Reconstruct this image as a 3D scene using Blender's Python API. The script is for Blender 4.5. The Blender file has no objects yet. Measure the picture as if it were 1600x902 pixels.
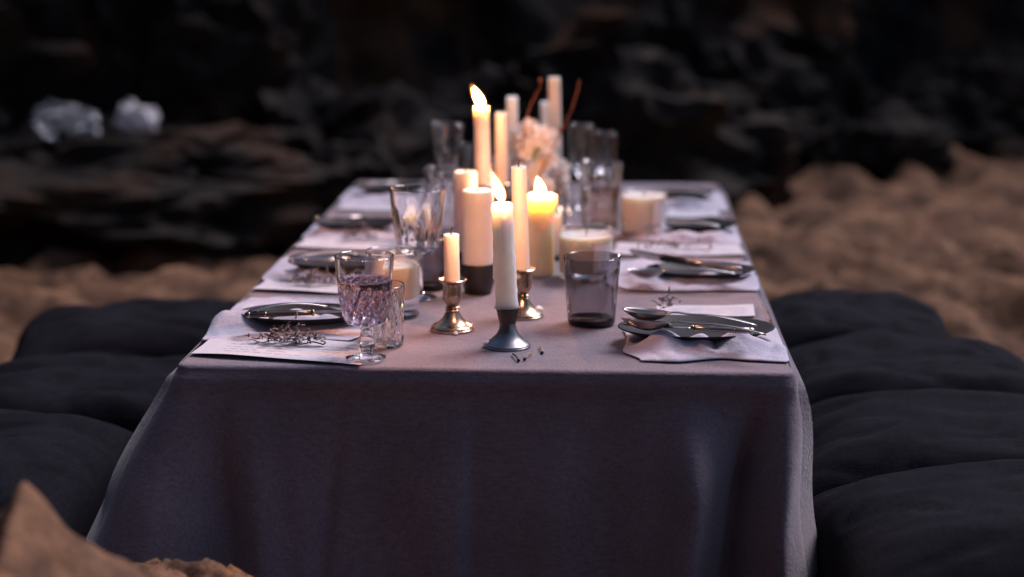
import bpy, bmesh, math, random
from mathutils import Vector, Matrix, noise
R = math.radians
random.seed(7)
scene = bpy.context.scene
COL = scene.collection

# ---------------------------------------------------------------- camera
TZ = 0.40                                   # height of the table top above the sand
FPX, PW, PH = 2700.0, 1600.0, 902.0         # focal length in photo pixels, photo size
YAW = math.atan(150 / FPX)
PITCH = math.atan(572 / math.hypot(FPX, 150))
CAM = Vector((0.165, -2.268, TZ + 0.593))
FWD = Vector((-math.sin(YAW) * math.cos(PITCH), math.cos(YAW) * math.cos(PITCH), -math.sin(PITCH)))
RGT = Vector((math.cos(YAW), math.sin(YAW), 0))
UPV = RGT.cross(FWD)
cd = bpy.data.cameras.new('camera')
cd.sensor_width = 36; cd.lens = 36 * FPX / PW
cd.clip_start = 0.02; cd.clip_end = 500
cd.dof.use_dof = True; cd.dof.focus_distance = 2.44; cd.dof.aperture_fstop = 1.85
cd.dof.aperture_blades = 0
cam = bpy.data.objects.new('camera', cd); COL.objects.link(cam)
cam.location = CAM
cam.rotation_euler = Matrix((RGT, UPV, -FWD)).transposed().to_euler()
scene.camera = cam

# ---------------------------------------------------------------- sky, sun, exposure
SUN_EL, SUN_AZ = R(52), R(42)               # azimuth clockwise from +Y (towards +X)
w = bpy.data.worlds.new('World'); scene.world = w; w.use_nodes = True
nt = w.node_tree
sky = nt.nodes.new('ShaderNodeTexSky'); sky.sky_type = 'NISHITA'; sky.sun_disc = False
sky.sun_elevation = SUN_EL; sky.sun_rotation = SUN_AZ
sky.air_density = 1.0; sky.dust_density = 2.5; sky.ozone_density = 6.0
bg = nt.nodes['Background']; bg.inputs['Strength'].default_value = 0.034
nt.links.new(sky.outputs[0], bg.inputs['Color'])
sd = bpy.data.lights.new('sun', 'SUN'); sd.energy = 1.15; sd.angle = R(26); sd.color = (1.0, 0.88, 0.97)
sun = bpy.data.objects.new('sun', sd); COL.objects.link(sun)
sdir = Vector((math.sin(SUN_AZ) * math.cos(SUN_EL), math.cos(SUN_AZ) * math.cos(SUN_EL), math.sin(SUN_EL)))
sun.rotation_euler = sdir.to_track_quat('Z', 'Y').to_euler(); sun.location = sdir * 20
vs = scene.view_settings
vs.view_transform = 'Standard'; vs.look = 'None'; vs.gamma = 1; vs.use_curve_mapping = False
vs.exposure = 1.45
FLAME = 430.0
cy = scene.cycles
cy.use_denoising = True; cy.max_bounces = 14; cy.transmission_bounces = 12; cy.transparent_max_bounces = 12
cy.glossy_bounces = 6; cy.diffuse_bounces = 4
cy.sample_clamp_indirect = 6; cy.blur_glossy = 0.5

# ---------------------------------------------------------------- helpers
def at(x, y, z=None, Y=None):
    """where the sight line through photo pixel (x, y) meets height z or depth Y"""
    d = FWD + RGT * ((x - PW / 2) / FPX) - UPV * ((y - PH / 2) / FPX)
    t = (z - CAM.z) / d.z if z is not None else (Y - CAM.y) / d.y
    return CAM + d * t
def tab(x, y):
    p = at(x, y, z=TZ); return (p.x, p.y)
def hgt(y, Y, x=800):
    return at(x, y, Y=Y).z - TZ
def tag(o, label=None, cat=None, group=None, kind=None):
    if label: o['label'] = label
    if cat: o['category'] = cat
    if group: o['group'] = group
    if kind: o['kind'] = kind
    return o
def obj(name, verts, faces, mat, parent=None, sharp=None, smooth=True):
    me = bpy.data.meshes.new(name)
    me.from_pydata([tuple(v) for v in verts], [], faces)
    bm = bmesh.new(); bm.from_mesh(me); bmesh.ops.recalc_face_normals(bm, faces=bm.faces[:]); bm.to_mesh(me); bm.free()
    if smooth:
        me.polygons.foreach_set('use_smooth', [True] * len(me.polygons))
        if sharp: me.set_sharp_from_angle(angle=R(sharp))
    me.materials.append(mat); me.update()
    o = bpy.data.objects.new(name, me); COL.objects.link(o)
    if parent: o.parent = parent
    return o
def empty(name, loc, rz=0, label=None, cat=None, group=None):
    o = bpy.data.objects.new(name, None); COL.objects.link(o)
    o.location = loc; o.rotation_euler = (0, 0, rz); o.empty_display_size = 0.05
    return tag(o, label, cat, group)
def lathe_vf(prof, n=48, rf=None, lean=None):
    v, f, rows = [], [], []
    for (r, z) in prof:
        dx, dy = lean(z) if lean else (0, 0)
        if r < 1e-6:
            rows.append([len(v)]); v.append((dx, dy, z)); continue
        row = []
        for i in range(n):
            a = 2 * math.pi * i / n
            rr = rf(a, r, z) if rf else r
            row.append(len(v)); v.append((dx + rr * math.cos(a), dy + rr * math.sin(a), z))
        rows.append(row)
    for a, b in zip(rows, rows[1:]):
        if len(a) == 1 and len(b) == 1: continue
        for i in range(n):
            j = (i + 1) % n
            if len(a) == 1: f.append((a[0], b[i], b[j]))
            elif len(b) == 1: f.append((a[i], b[0], a[j]))
            else: f.append((a[i], b[i], b[j], a[j]))
    return v, f
def lathe(name, prof, mat, parent=None, n=48, rf=None, lean=None, sharp=45):
    v, f = lathe_vf(prof, n, rf, lean)
    return obj(name, v, f, mat, parent, sharp)
def tube_vf(pts, rad, n=8, flat=1.0):
    v, f = [], []
    pts = [Vector(p) for p in pts]
    rads = rad if isinstance(rad, (list, tuple)) else [rad] * len(pts)
    side = None
    for i, p in enumerate(pts):
        d = (pts[min(i + 1, len(pts) - 1)] - pts[max(i - 1, 0)]).normalized()
        ref = Vector((0, 0, 1)) if abs(d.z) < 0.9 else Vector((1, 0, 0))
        s = d.cross(ref).normalized()
        if side and s.dot(side) < 0: s = -s
        side = s; u = s.cross(d).normalized()
        for k in range(n):
            a = 2 * math.pi * k / n
            v.append(p + s * (math.cos(a) * rads[i]) + u * (math.sin(a) * rads[i] * flat))
    for i in range(len(pts) - 1):
        for k in range(n):
            a, b = i * n + k, i * n + (k + 1) % n
            f.append((a, b, b + n, a + n))
    f.append(tuple(range(n))); m = (len(pts) - 1) * n
    f.append(tuple(range(m, m + n)))
    return v, f
def tube(name, pts, rad, mat, parent=None, n=8, flat=1.0):
    v, f = tube_vf(pts, rad, n, flat)
    return obj(name, v, f, mat, parent, 60)
def join(parts):
    V, F = [], []
    for v, f in parts:
        o = len(V); V += [Vector(p) for p in v]; F += [tuple(i + o for i in q) for q in f]
    return V, F
def gridf(nx, ny, fun):
    """solid-free sheet of nx by ny points from fun(u, v) with u, v in 0..1"""
    v = [fun(i / (nx - 1), j / (ny - 1)) for j in range(ny) for i in range(nx)]
    f = [(j * nx + i, j * nx + i + 1, (j + 1) * nx + i + 1, (j + 1) * nx + i) for j in range(ny - 1) for i in range(nx - 1)]
    return v, f
def slab(nx, ny, fun, th):
    """the same sheet with thickness th downwards and closed edges"""
    v, f = gridf(nx, ny, fun); n = len(v)
    v = [Vector(p) for p in v]; v2 = [p - Vector((0, 0, th)) for p in v]
    F = list(f) + [tuple(i + n for i in reversed(q)) for q in f]
    loop = [i for i in range(nx)] + [j * nx + nx - 1 for j in range(1, ny)] + [(ny - 1) * nx + i for i in range(nx - 2, -1, -1)] + [j * nx for j in range(ny - 2, 0, -1)]
    for a, b in zip(loop, loop[1:] + loop[:1]): F.append((a, b, b + n, a + n))
    return v + v2, F
def N(x, y, z=0.0): return noise.noise(Vector((x, y, z)))
def fbm(p, oct=4, H=1.0, lac=2.0): return noise.fractal(Vector(p), H, lac, oct)
def sst(a, b, x):
    t = min(1, max(0, (x - a) / (b - a))); return t * t * (3 - 2 * t)
def gs(x, c, w_): return math.exp(-((x - c) / w_) ** 2)

# ---------------------------------------------------------------- materials
def material(name, base, rough=0.6, var=0.15, scale=20, metal=0, bump=0, bscale=200, bdist=0.001, detail=4, **kw):
    m = bpy.data.materials.new(name); m.use_nodes = True
    t = m.node_tree; b = t.nodes['Principled BSDF']; L = t.links.new
    co = t.nodes.new('ShaderNodeTexCoord')
    if var > 0:
        nz = t.nodes.new('ShaderNodeTexNoise'); nz.inputs['Scale'].default_value = scale; nz.inputs['Detail'].default_value = detail
        L(co.outputs['Object'], nz.inputs['Vector'])
        cr = t.nodes.new('ShaderNodeValToRGB'); e = cr.color_ramp.elements
        e[0].position = 0.3; e[1].position = 0.7
        e[0].color = tuple(c * (1 - var) for c in base) + (1,); e[1].color = tuple(min(1, c * (1 + var)) for c in base) + (1,)
        L(nz.outputs['Fac'], cr.inputs['Fac']); L(cr.outputs['Color'], b.inputs['Base Color'])
    else:
        b.inputs['Base Color'].default_value = tuple(base) + (1,)
    b.inputs['Roughness'].default_value = rough; b.inputs['Metallic'].default_value = metal
    for k, v_ in kw.items(): b.inputs[k.replace('_', ' ')].default_value = v_
    if bump:
        n2 = t.nodes.new('ShaderNodeTexNoise'); n2.inputs['Scale'].default_value = bscale; n2.inputs['Detail'].default_value = 3
        L(co.outputs['Object'], n2.inputs['Vector'])
        bp = t.nodes.new('ShaderNodeBump'); bp.inputs['Strength'].default_value = bump; bp.inputs['Distance'].default_value = bdist
        L(n2.outputs['Fac'], bp.inputs['Height']); L(bp.outputs['Normal'], b.inputs['Normal'])
    return m
def woven(name, base, rough=0.9, var=0.12, thread=1400, bump=0.4, crease=0.5, sheen=0.12, spec=0.15, weave=.28):
    """linen: two crossed thread waves, slubs and soft creases"""
    m = material(name, base, rough, var, 9)
    t = m.node_tree; b = t.nodes['Principled BSDF']; L = t.links.new
    co = t.nodes.new('ShaderNodeTexCoord')
    hs = []
    for sc in ((1, 0.12, 0.5), (0.12, 1, 0.5)):
        mp = t.nodes.new('ShaderNodeMapping'); mp.inputs['Scale'].default_value = sc
        wv = t.nodes.new('ShaderNodeTexNoise'); wv.inputs['Scale'].default_value = thread * 0.5; wv.inputs['Detail'].default_value = 2
        L(co.outputs['Object'], mp.inputs['Vector']); L(mp.outputs[0], wv.inputs['Vector']); hs.append(wv)
    ad = t.nodes.new('ShaderNodeMath'); ad.operation = 'ADD'
    L(hs[0].outputs['Fac'], ad.inputs[0]); L(hs[1].outputs['Fac'], ad.inputs[1])
    b1 = t.nodes.new('ShaderNodeBump'); b1.inputs['Strength'].default_value = bump; b1.inputs['Distance'].default_value = 0.0012
    L(ad.outputs[0], b1.inputs['Height'])
    nz = t.nodes.new('ShaderNodeTexNoise'); nz.inputs['Scale'].default_value = 14; nz.inputs['Detail'].default_value = 5; nz.inputs['Distortion'].default_value = 0.8
    L(co.outputs['Object'], nz.inputs['Vector'])
    b2 = t.nodes.new('ShaderNodeBump'); b2.inputs['Strength'].default_value = crease; b2.inputs['Distance'].default_value = 0.006
    L(nz.outputs['Fac'], b2.inputs['Height']); L(b1.outputs['Normal'], b2.inputs['Normal'])
    L(b2.outputs['Normal'], b.inputs['Normal'])
    src = b.inputs['Base Color'].links[0].from_socket
    hm = t.nodes.new('ShaderNodeMapRange'); hm.inputs['From Min'].default_value = 0.7; hm.inputs['From Max'].default_value = 1.3; hm.inputs['To Min'].default_value = 1 - weave; hm.inputs['To Max'].default_value = 1 + weave
    mu = t.nodes.new('ShaderNodeVectorMath'); mu.operation = 'SCALE'
    L(ad.outputs[0], hm.inputs['Value']); L(src, mu.inputs[0]); L(hm.outputs[0], mu.inputs['Scale']); L(mu.outputs[0], b.inputs['Base Color'])
    b.inputs['Sheen Weight'].default_value = sheen; b.inputs['Sheen Roughness'].default_value = 0.5
    b.inputs['Specular IOR Level'].default_value = spec
    return m
def glass(name, tint=(1, 1, 1), rough=0.0, ior=1.48):
    m = bpy.data.materials.new(name); m.use_nodes = True
    t = m.node_tree; b = t.nodes['Principled BSDF']
    b.inputs['Base Color'].default_value = tuple(tint) + (1,); b.inputs['Roughness'].default_value = rough
    b.inputs['IOR'].default_value = ior; b.inputs['Transmission Weight'].default_value = 1.0
    return m
def wax_mat(name, base, sss=0.9):
    m = material(name, base, 0.42, 0.06, 30, bump=0.15, bscale=60, bdist=0.002)
    b = m.node_tree.nodes['Principled BSDF']
    b.inputs['Subsurface Weight'].default_value = sss; b.inputs['Subsurface Radius'].default_value = (1.0, 0.72, 0.42)
    b.inputs['Subsurface Scale'].default_value = 0.030
    return m
def rock_mat(name, dark, mid, warm, scale, bump=0.8, bdist=0.03):
    m = bpy.data.materials.new(name); m.use_nodes = True
    t = m.node_tree; b = t.nodes['Principled BSDF']; L = t.links.new
    co = t.nodes.new('ShaderNodeTexCoord')
    n1 = t.nodes.new('ShaderNodeTexNoise'); n1.inputs['Scale'].default_value = scale; n1.inputs['Detail'].default_value = 8; n1.inputs['Roughness'].default_value = 0.65
    n2 = t.nodes.new('ShaderNodeTexNoise'); n2.inputs['Scale'].default_value = scale * 0.55; n2.inputs['Detail'].default_value = 5; n2.inputs['Distortion'].default_value = 1.2
    vo = t.nodes.new('ShaderNodeTexVoronoi'); vo.inputs['Scale'].default_value = scale * 1.7; vo.feature = 'DISTANCE_TO_EDGE'
    for n_ in (n1, n2, vo): L(co.outputs['Object'], n_.inputs['Vector'])
    c1 = t.nodes.new('ShaderNodeValToRGB'); c1.color_ramp.elements[0].position = 0.38; c1.color_ramp.elements[1].position = 0.68
    c1.color_ramp.elements[0].color = dark + (1,); c1.color_ramp.elements[1].color = mid + (1,)
    c2 = t.nodes.new('ShaderNodeValToRGB'); c2.color_ramp.elements[0].position = 0.52; c2.color_ramp.elements[1].position = 0.74
    c2.color_ramp.elements[0].color = (0, 0, 0, 1); c2.color_ramp.elements[1].color = (1, 1, 1, 1)
    mx = t.nodes.new('ShaderNodeMixRGB'); mx.inputs['Color2'].default_value = warm + (1,)
    L(n1.outputs['Fac'], c1.inputs['Fac']); L(n2.outputs['Fac'], c2.inputs['Fac'])
    L(c2.outputs['Color'], mx.inputs['Fac']); L(c1.outputs['Color'], mx.inputs['Color1']); L(mx.outputs['Color'], b.inputs['Base Color'])
    b.inputs['Roughness'].default_value = 0.85; b.inputs['Specular IOR Level'].default_value = 0.12
    ml = t.nodes.new('ShaderNodeMath'); ml.operation = 'MULTIPLY_ADD'; ml.inputs[1].default_value = 0.3
    L(vo.outputs['Distance'], ml.inputs[0]); L(n1.outputs['Fac'], ml.inputs[2])
    bp = t.nodes.new('ShaderNodeBump'); bp.inputs['Strength'].default_value = bump; bp.inputs['Distance'].default_value = bdist
    L(ml.outputs[0], bp.inputs['Height']); L(bp.outputs['Normal'], b.inputs['Normal'])
    return m

M = {}
M['cloth'] = woven('mauve_linen', (0.186, 0.152, 0.182), thread=900, crease=0.4, bump=0.5, sheen=0.30, weave=.21)
M['napkin'] = woven('pale_linen', (0.50, 0.475, 0.565), thread=1400, crease=0.7, weave=.10)
M['cushion'] = woven('navy_canvas', (0.0090, 0.0090, 0.0128), thread=600, crease=0.16, sheen=0.0, spec=0.06)
M['paper'] = material('laid_paper', (0.56, 0.545, 0.60), 0.85, 0.04, 40, bump=0.3, bscale=90, bdist=0.001)
M['ink'] = material('grey_ink', (0.45, 0.43, 0.48), 0.8, 0.1, 60)
M['paper_label'] = material('label_paper', (0.74, 0.70, 0.72), 0.7, 0.04, 40)
M['glass'] = glass('clear_glass'); M['smoke'] = glass('smoked_glass', (0.32, 0.30, 0.34))
M['smoke'].node_tree.nodes['Principled BSDF'].inputs['Base Color'].default_value = (1, 1, 1, 1)
va = M['smoke'].node_tree.nodes.new('ShaderNodeVolumeAbsorption'); va.inputs['Color'].default_value = (0.35, 0.34, 0.40, 1); va.inputs['Density'].default_value = 470
M['smoke'].node_tree.links.new(va.outputs[0], M['smoke'].node_tree.nodes['Material Output'].inputs['Volume'])
M['rose'] = glass('rose_wine', (0.86, 0.68, 0.80), 0, 1.34)
M['rose_glint'] = glass('rose_drink_flame_tint', (0.95, 0.66, 0.52), 0, 1.34)  # rose drink; candle flame glints put into its tint as orange
M['wax'] = wax_mat('ivory_wax', (0.74, 0.70, 0.66)); M['waxy'] = wax_mat('cream_wax', (0.84, 0.75, 0.52), 1.0)
M['waxw'] = wax_mat('white_wax', (0.84, 0.83, 0.84), 0.95)
M['waxp'] = wax_mat('peach_wax', (0.74, 0.64, 0.56))
M['waxw'].node_tree.nodes['Principled BSDF'].inputs['Subsurface Scale'].default_value = 0.06
M['waxy'].node_tree.nodes['Principled BSDF'].inputs['Subsurface Scale'].default_value = 0.045
M['wick'] = material('charred_wick', (0.02, 0.018, 0.016), 0.9, 0.2, 80)
M['pewter'] = material('pewter', (0.27, 0.265, 0.27), 0.34, 0.2, 40, metal=1, bump=0.15, bscale=60, bdist=0.001)
M['silver'] = material('old_silver', (0.46, 0.345, 0.25), 0.24, 0.4, 45, metal=1, bump=0.2, bscale=80, bdist=0.001)
M['bronze'] = material('tarnished_bronze', (0.10, 0.085, 0.075), 0.4, 0.3, 50, metal=1)
M['steel'] = material('worn_steel', (0.34, 0.325, 0.32), 0.32, 0.2, 50, metal=1, bump=0.1, bscale=120, bdist=0.0006)
M['gold'] = material('brass_band', (0.36, 0.27, 0.16), 0.25, 0.15, 60, metal=1)
M['horn'] = material('dark_handle', (0.035, 0.034, 0.036), 0.25, 0.3, 40)
M['plate'] = material('dark_stoneware', (0.024, 0.025, 0.030), 0.5, 0.3, 24, Specular_IOR_Level=0.15)
M['dark_cup'] = material('charcoal_ceramic', (0.022, 0.020, 0.022), 0.4, 0.3, 30, bump=0.3, bscale=90)
M['dry'] = material('dried_flower', (0.16, 0.125, 0.115), 0.9, 0.4, 120)
M['dryl'] = material('dried_blossom', (0.20, 0.165, 0.16), 0.9, 0.35, 150)
M['twig'] = material('brown_twig', (0.14, 0.055, 0.035), 0.7, 0.3, 80)
M['petal'] = material('white_petal', (0.86, 0.85, 0.84), 0.6, 0.04, 60)
_t = M['petal'].node_tree; _p = _t.nodes['Principled BSDF']; _tr = _t.nodes.new('ShaderNodeBsdfTranslucent'); _tr.inputs['Color'].default_value = (0.85, 0.80, 0.76, 1)
_mx = _t.nodes.new('ShaderNodeMixShader'); _mx.inputs['Fac'].default_value = 0.5
_t.links.new(_p.outputs[0], _mx.inputs[1]); _t.links.new(_tr.outputs[0], _mx.inputs[2]); _t.links.new(_mx.outputs[0], _t.nodes['Material Output'].inputs['Surface'])
M['hip'] = material('amber_berry', (0.62, 0.30, 0.05), 0.35, 0.2, 90)
M['leaf'] = material('green_leaf', (0.10, 0.16, 0.04), 0.55, 0.25, 60)
M['match'] = material('match_wood', (0.30, 0.20, 0.12), 0.85, 0.3, 150)
M['soot'] = material('soot', (0.012, 0.011, 0.011), 0.9, 0.2, 120)
M['wood'] = material('plain_wood', (0.22, 0.14, 0.08), 0.7, 0.3, 12)
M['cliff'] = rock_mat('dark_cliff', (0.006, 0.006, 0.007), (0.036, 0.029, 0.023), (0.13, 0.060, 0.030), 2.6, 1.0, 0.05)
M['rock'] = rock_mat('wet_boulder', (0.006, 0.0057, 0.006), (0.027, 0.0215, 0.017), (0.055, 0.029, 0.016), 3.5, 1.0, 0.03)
M['tan_rock'] = rock_mat('sandstone', (0.10, 0.058, 0.040), (0.28, 0.150, 0.085), (0.38, 0.175, 0.070), 13, 1.0, 0.012)
M['plastic'] = material('cloudy_plastic', (0.58, 0.62, 0.66), 0.12, 0.5, 16, bump=0.8, bscale=26, bdist=0.02, Transmission_Weight=0.8, IOR=1.25)
M['cap'] = material('white_cap', (0.75, 0.77, 0.77), 0.4, 0.05, 30)
M['crumple'] = material('white_tissue', (0.84, 0.80, 0.80), 0.85, 0.1, 30, bump=0.8, bscale=40, bdist=0.02)
def flame_mat(name, H):
    m = bpy.data.materials.new(name); m.use_nodes = True; t = m.node_tree; L = t.links.new
    for n_ in list(t.nodes): t.nodes.remove(n_)
    out = t.nodes.new('ShaderNodeOutputMaterial'); em = t.nodes.new('ShaderNodeEmission'); co = t.nodes.new('ShaderNodeTexCoord')
    sp = t.nodes.new('ShaderNodeSeparateXYZ'); mp = t.nodes.new('ShaderNodeMapRange'); mp.inputs['From Max'].default_value = H
    cr = t.nodes.new('ShaderNodeValToRGB'); e = cr.color_ramp.elements
    e[0].position = 0; e[0].color = (0.10, 0.035, 0.012, 1); e[1].position = 1; e[1].color = (0.5, 0.17, 0.03, 1)
    for p_, c_ in ((0.15, (0.5, 0.24, 0.09, 1)), (0.35, (1, 0.40, 0.21, 1)), (0.8, (1, 0.38, 0.17, 1))):
        q = e.new(p_); q.color = c_
    L(co.outputs['Object'], sp.inputs[0]); L(sp.outputs['Z'], mp.inputs['Value']); L(mp.outputs[0], cr.inputs['Fac'])
    L(cr.outputs['Color'], em.inputs['Color']); em.inputs['Strength'].default_value = FLAME
    L(em.outputs[0], out.inputs['Surface'])
    return m
M['gas'] = bpy.data.materials.new('flame_gas'); M['gas'].use_nodes = True
_t = M['gas'].node_tree
for n_ in list(_t.nodes):
    if n_.type != 'OUTPUT_MATERIAL': _t.nodes.remove(n_)
_e = _t.nodes.new('ShaderNodeEmission'); _e.inputs['Color'].default_value = (1, 0.33, 0.06, 1); _e.inputs['Strength'].default_value = 90
_t.links.new(_e.outputs[0], [n_ for n_ in _t.nodes if n_.type == 'OUTPUT_MATERIAL'][0].inputs['Volume'])
def sand_mat():
    m = bpy.data.materials.new('beach_sand'); m.use_nodes = True; t = m.node_tree; b = t.nodes['Principled BSDF']; L = t.links.new
    co = t.nodes.new('ShaderNodeTexCoord')
    n1 = t.nodes.new('ShaderNodeTexNoise'); n1.inputs['Scale'].default_value = 5.0; n1.inputs['Detail'].default_value = 8
    n2 = t.nodes.new('ShaderNodeTexNoise'); n2.inputs['Scale'].default_value = 260; n2.inputs['Detail'].default_value = 3
    n3 = t.nodes.new('ShaderNodeTexNoise'); n3.inputs['Scale'].default_value = 22; n3.inputs['Detail'].default_value = 6
    for n_ in (n1, n2, n3): L(co.outputs['Object'], n_.inputs['Vector'])
    cr = t.nodes.new('ShaderNodeValToRGB'); e = cr.color_ramp.elements
    e[0].position = 0.40; e[0].color = (0.080, 0.043, 0.027, 1); e[1].position = 0.7; e[1].color = (0.250, 0.138, 0.078, 1)
    L(n1.outputs['Fac'], cr.inputs['Fac']); L(cr.outputs['Color'], b.inputs['Base Color'])
    b1 = t.nodes.new('ShaderNodeBump'); b1.inputs['Strength'].default_value = 0.6; b1.inputs['Distance'].default_value = 0.003
    b2 = t.nodes.new('ShaderNodeBump'); b2.inputs['Strength'].default_value = 0.7; b2.inputs['Distance'].default_value = 0.03
    L(n2.outputs['Fac'], b1.inputs['Height']); L(n3.outputs['Fac'], b2.inputs['Height'])
    L(b1.outputs['Normal'], b2.inputs['Normal']); L(b2.outputs['Normal'], b.inputs['Normal'])
    b.inputs['Roughness'].default_value = 0.95; b.inputs['Specular IOR Level'].default_value = 0.15
    return m
M['sand'] = sand_mat()

# ================================================================ the setting
def sinh_axis(c, span, k, n):
    return [c + span * math.sinh(k * (2 * i / (n - 1) - 1)) / math.sinh(k) for i in range(n)]
xs = sinh_axis(0.3, 90, 5.2, 340); ys = sinh_axis(2.2, 90, 5.2, 340)
def sand_h(x, y):
    d = math.hypot(x, y - 1)
    fade = 1 - sst(12, 30, d)
    under = sst(0.38, 0.62, max(abs(x) * 1.0, abs(y - 0.875) * 0.55))
    h = 0.035 * fbm((x * 1.4, y * 2.0, 3), 3) + 0.065 * (abs(N(x * 3.4 + 2, y * 4.2, 1)) - 0.25) + 0.080 * N(x * 7, y * 8, 5) + 0.034 * N(x * 16, y * 17, 9) - 0.05 * gs(N(x * 4.5, y * 5, 21), .45, .16)
    return (h * (0.25 + 0.75 * under) - 0.02) * fade + 0.10 * sst(3.5, 5.5, y) * sst(0.2, 1.8, x) * fade
sv = [(x, y, sand_h(x, y)) for y in ys for x in xs]
n_ = len(xs)
sf = [(j * n_ + i, j * n_ + i + 1, (j + 1) * n_ + i + 1, (j + 1) * n_ + i) for j in range(len(ys) - 1) for i in range(n_ - 1)]
tag(obj('ground', sv, sf, M['sand']), 'brown trampled beach sand around the low table', 'sand', kind='structure')

def wall_path(pts, nu):
    pts = [Vector((p[0], p[1], 0)) for p in pts]; hs = None
    cum = [0]
    for a, b in zip(pts, pts[1:]): cum.append(cum[-1] + (b - a).length)
    out = []
    for i in range(nu):
        s = cum[-1] * i / (nu - 1)
        k = max(j for j in range(len(cum) - 1) if cum[j] <= s + 1e-9)
        t = (s - cum[k]) / (cum[k + 1] - cum[k])
        out.append((pts[k].lerp(pts[k + 1], t), s))
    return out
def cliff(name, pts, H, nu, nv, label, seed, lean=0.25, amp=0.45):
    path = wall_path(pts, nu); v = []
    # smooth the corners of the path
    P = [p for p, s in path]
    for _ in range(12): P = [P[0]] + [(P[i - 1] + P[i] * 2 + P[i + 1]) / 4 for i in range(1, len(P) - 1)] + [P[-1]]
    nr = []
    for i in range(nu):
        d = (P[min(i + 1, nu - 1)] - P[max(i - 1, 0)]).normalized(); nr.append(Vector((d.y, -d.x, 0)))
    for j in range(nv):
        t = j / (nv - 1)
        for i in range(nu):
            z = -0.3 + (H + 0.3) * t
            q = P[i] + Vector((0, 0, z))
            a = noise.ridged_multi_fractal(q * 0.9 + Vector((seed, 0, 0)), 0.9, 2.1, 5, 1.0, 2.0) * 0.35
            b = noise.cell(q * 2.2 + Vector((0, seed, 0))) * 0.10 + noise.cell(q * 5.1 + Vector((noise.noise(q * 2), seed, 0))) * 0.05
            c = fbm(q * 3.0 + Vector((seed, seed, 0)), 5) * 0.20 + noise.ridged_multi_fractal(Vector((q.x * 4, q.y * 4, q.z * 7)) + Vector((0, seed, 3)), 0.8, 2.2, 4, 1, 2) * 0.09
            off = (a + b + c) * amp - lean * max(0, z)
            hh = H * (0.82 + 0.35 * fbm((q.x * 0.6, q.y * 0.6, seed), 3))
            v.append(P[i] + nr[i] * off + Vector((0, 0, min(z, hh) + 0.06 * fbm(q * 4, 3))))
    top = len(v)
    for i in range(nu): v.append(P[i] - nr[i] * 3.0 + Vector((0, 0, H * 0.9)))
    for i in range(nu): v.append(P[i] - nr[i] * 3.2 + Vector((0, 0, -0.4)))
    f = [(j * nu + i, j * nu + i + 1, (j + 1) * nu + i + 1, (j + 1) * nu + i) for j in range(nv + 1) for i in range(nu - 1)]
    return tag(obj(name, v, f, M['cliff'], smooth=True, sharp=32), label, 'cliff', kind='structure')
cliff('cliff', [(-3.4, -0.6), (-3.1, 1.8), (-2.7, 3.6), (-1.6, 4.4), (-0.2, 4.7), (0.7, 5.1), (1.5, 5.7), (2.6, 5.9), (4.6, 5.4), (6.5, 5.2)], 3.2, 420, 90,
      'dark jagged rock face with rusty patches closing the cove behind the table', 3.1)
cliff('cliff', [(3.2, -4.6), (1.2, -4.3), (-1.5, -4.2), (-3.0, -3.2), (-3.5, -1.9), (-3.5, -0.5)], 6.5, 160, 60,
      'tall dark rock face added out of view to block light from the near side', 11.7)  # unseen wall added behind the camera, keeps sky light off the cloth front

def boulder(loc, size, seed, label, group=None, mat='rock', sub=5, rz=0, flat=0.0, sharp=38):
    bm = bmesh.new(); bmesh.ops.create_icosphere(bm, subdivisions=sub, radius=1)
    S = Vector((seed * 3.7, seed * 1.3, seed))
    for vt in bm.verts:
        p = vt.co.copy()
        r = 1 + 0.28 * fbm(p * 1.1 + S, 4) + 0.14 * (noise.cell(p * 2.4 + S) - 0.5) + 0.16 * noise.ridged_multi_fractal(Vector((p.x * 2, p.y * 2, p.z * 2.2)) + S, .85, 2.1, 5, 1, 2) - .12 + 0.06 * fbm(p * 6 + S, 4)
        q = p * r
        if flat and q.z > flat: q.z = flat + (q.z - flat) * 0.45
        vt.co = Vector((q.x * size[0], q.y * size[1], q.z * size[2]))
    v = [tuple(x.co) for x in bm.verts]; f = [tuple(x.index for x in q.verts) for q in bm.faces]; bm.free()
    o = obj('boulder', v, f, M[mat], sharp=sharp); o.location = loc; o.rotation_euler = (0, 0, rz)
    return tag(o, label, 'boulder', group)
GB = 'dark boulders at the foot of the cliff'
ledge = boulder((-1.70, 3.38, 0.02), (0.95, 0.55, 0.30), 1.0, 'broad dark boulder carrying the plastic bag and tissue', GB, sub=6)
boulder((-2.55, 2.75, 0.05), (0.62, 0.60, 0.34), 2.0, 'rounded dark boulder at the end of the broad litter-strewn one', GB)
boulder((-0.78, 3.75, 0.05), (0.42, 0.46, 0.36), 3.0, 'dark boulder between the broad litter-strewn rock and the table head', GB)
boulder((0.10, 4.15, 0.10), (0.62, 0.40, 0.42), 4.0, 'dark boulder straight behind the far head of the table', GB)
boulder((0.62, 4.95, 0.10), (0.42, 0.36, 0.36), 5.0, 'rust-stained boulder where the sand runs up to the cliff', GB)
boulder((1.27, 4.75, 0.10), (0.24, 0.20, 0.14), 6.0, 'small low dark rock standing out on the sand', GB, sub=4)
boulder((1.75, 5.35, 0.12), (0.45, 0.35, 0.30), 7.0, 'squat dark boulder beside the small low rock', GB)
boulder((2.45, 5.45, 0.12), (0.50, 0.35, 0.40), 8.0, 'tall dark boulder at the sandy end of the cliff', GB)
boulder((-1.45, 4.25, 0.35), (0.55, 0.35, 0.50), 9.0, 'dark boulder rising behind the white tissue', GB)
boulder((-2.45, 4.0, 0.35), (0.60, 0.45, 0.45), 10.0, 'dark boulder rising behind the plastic bag', GB)

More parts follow.
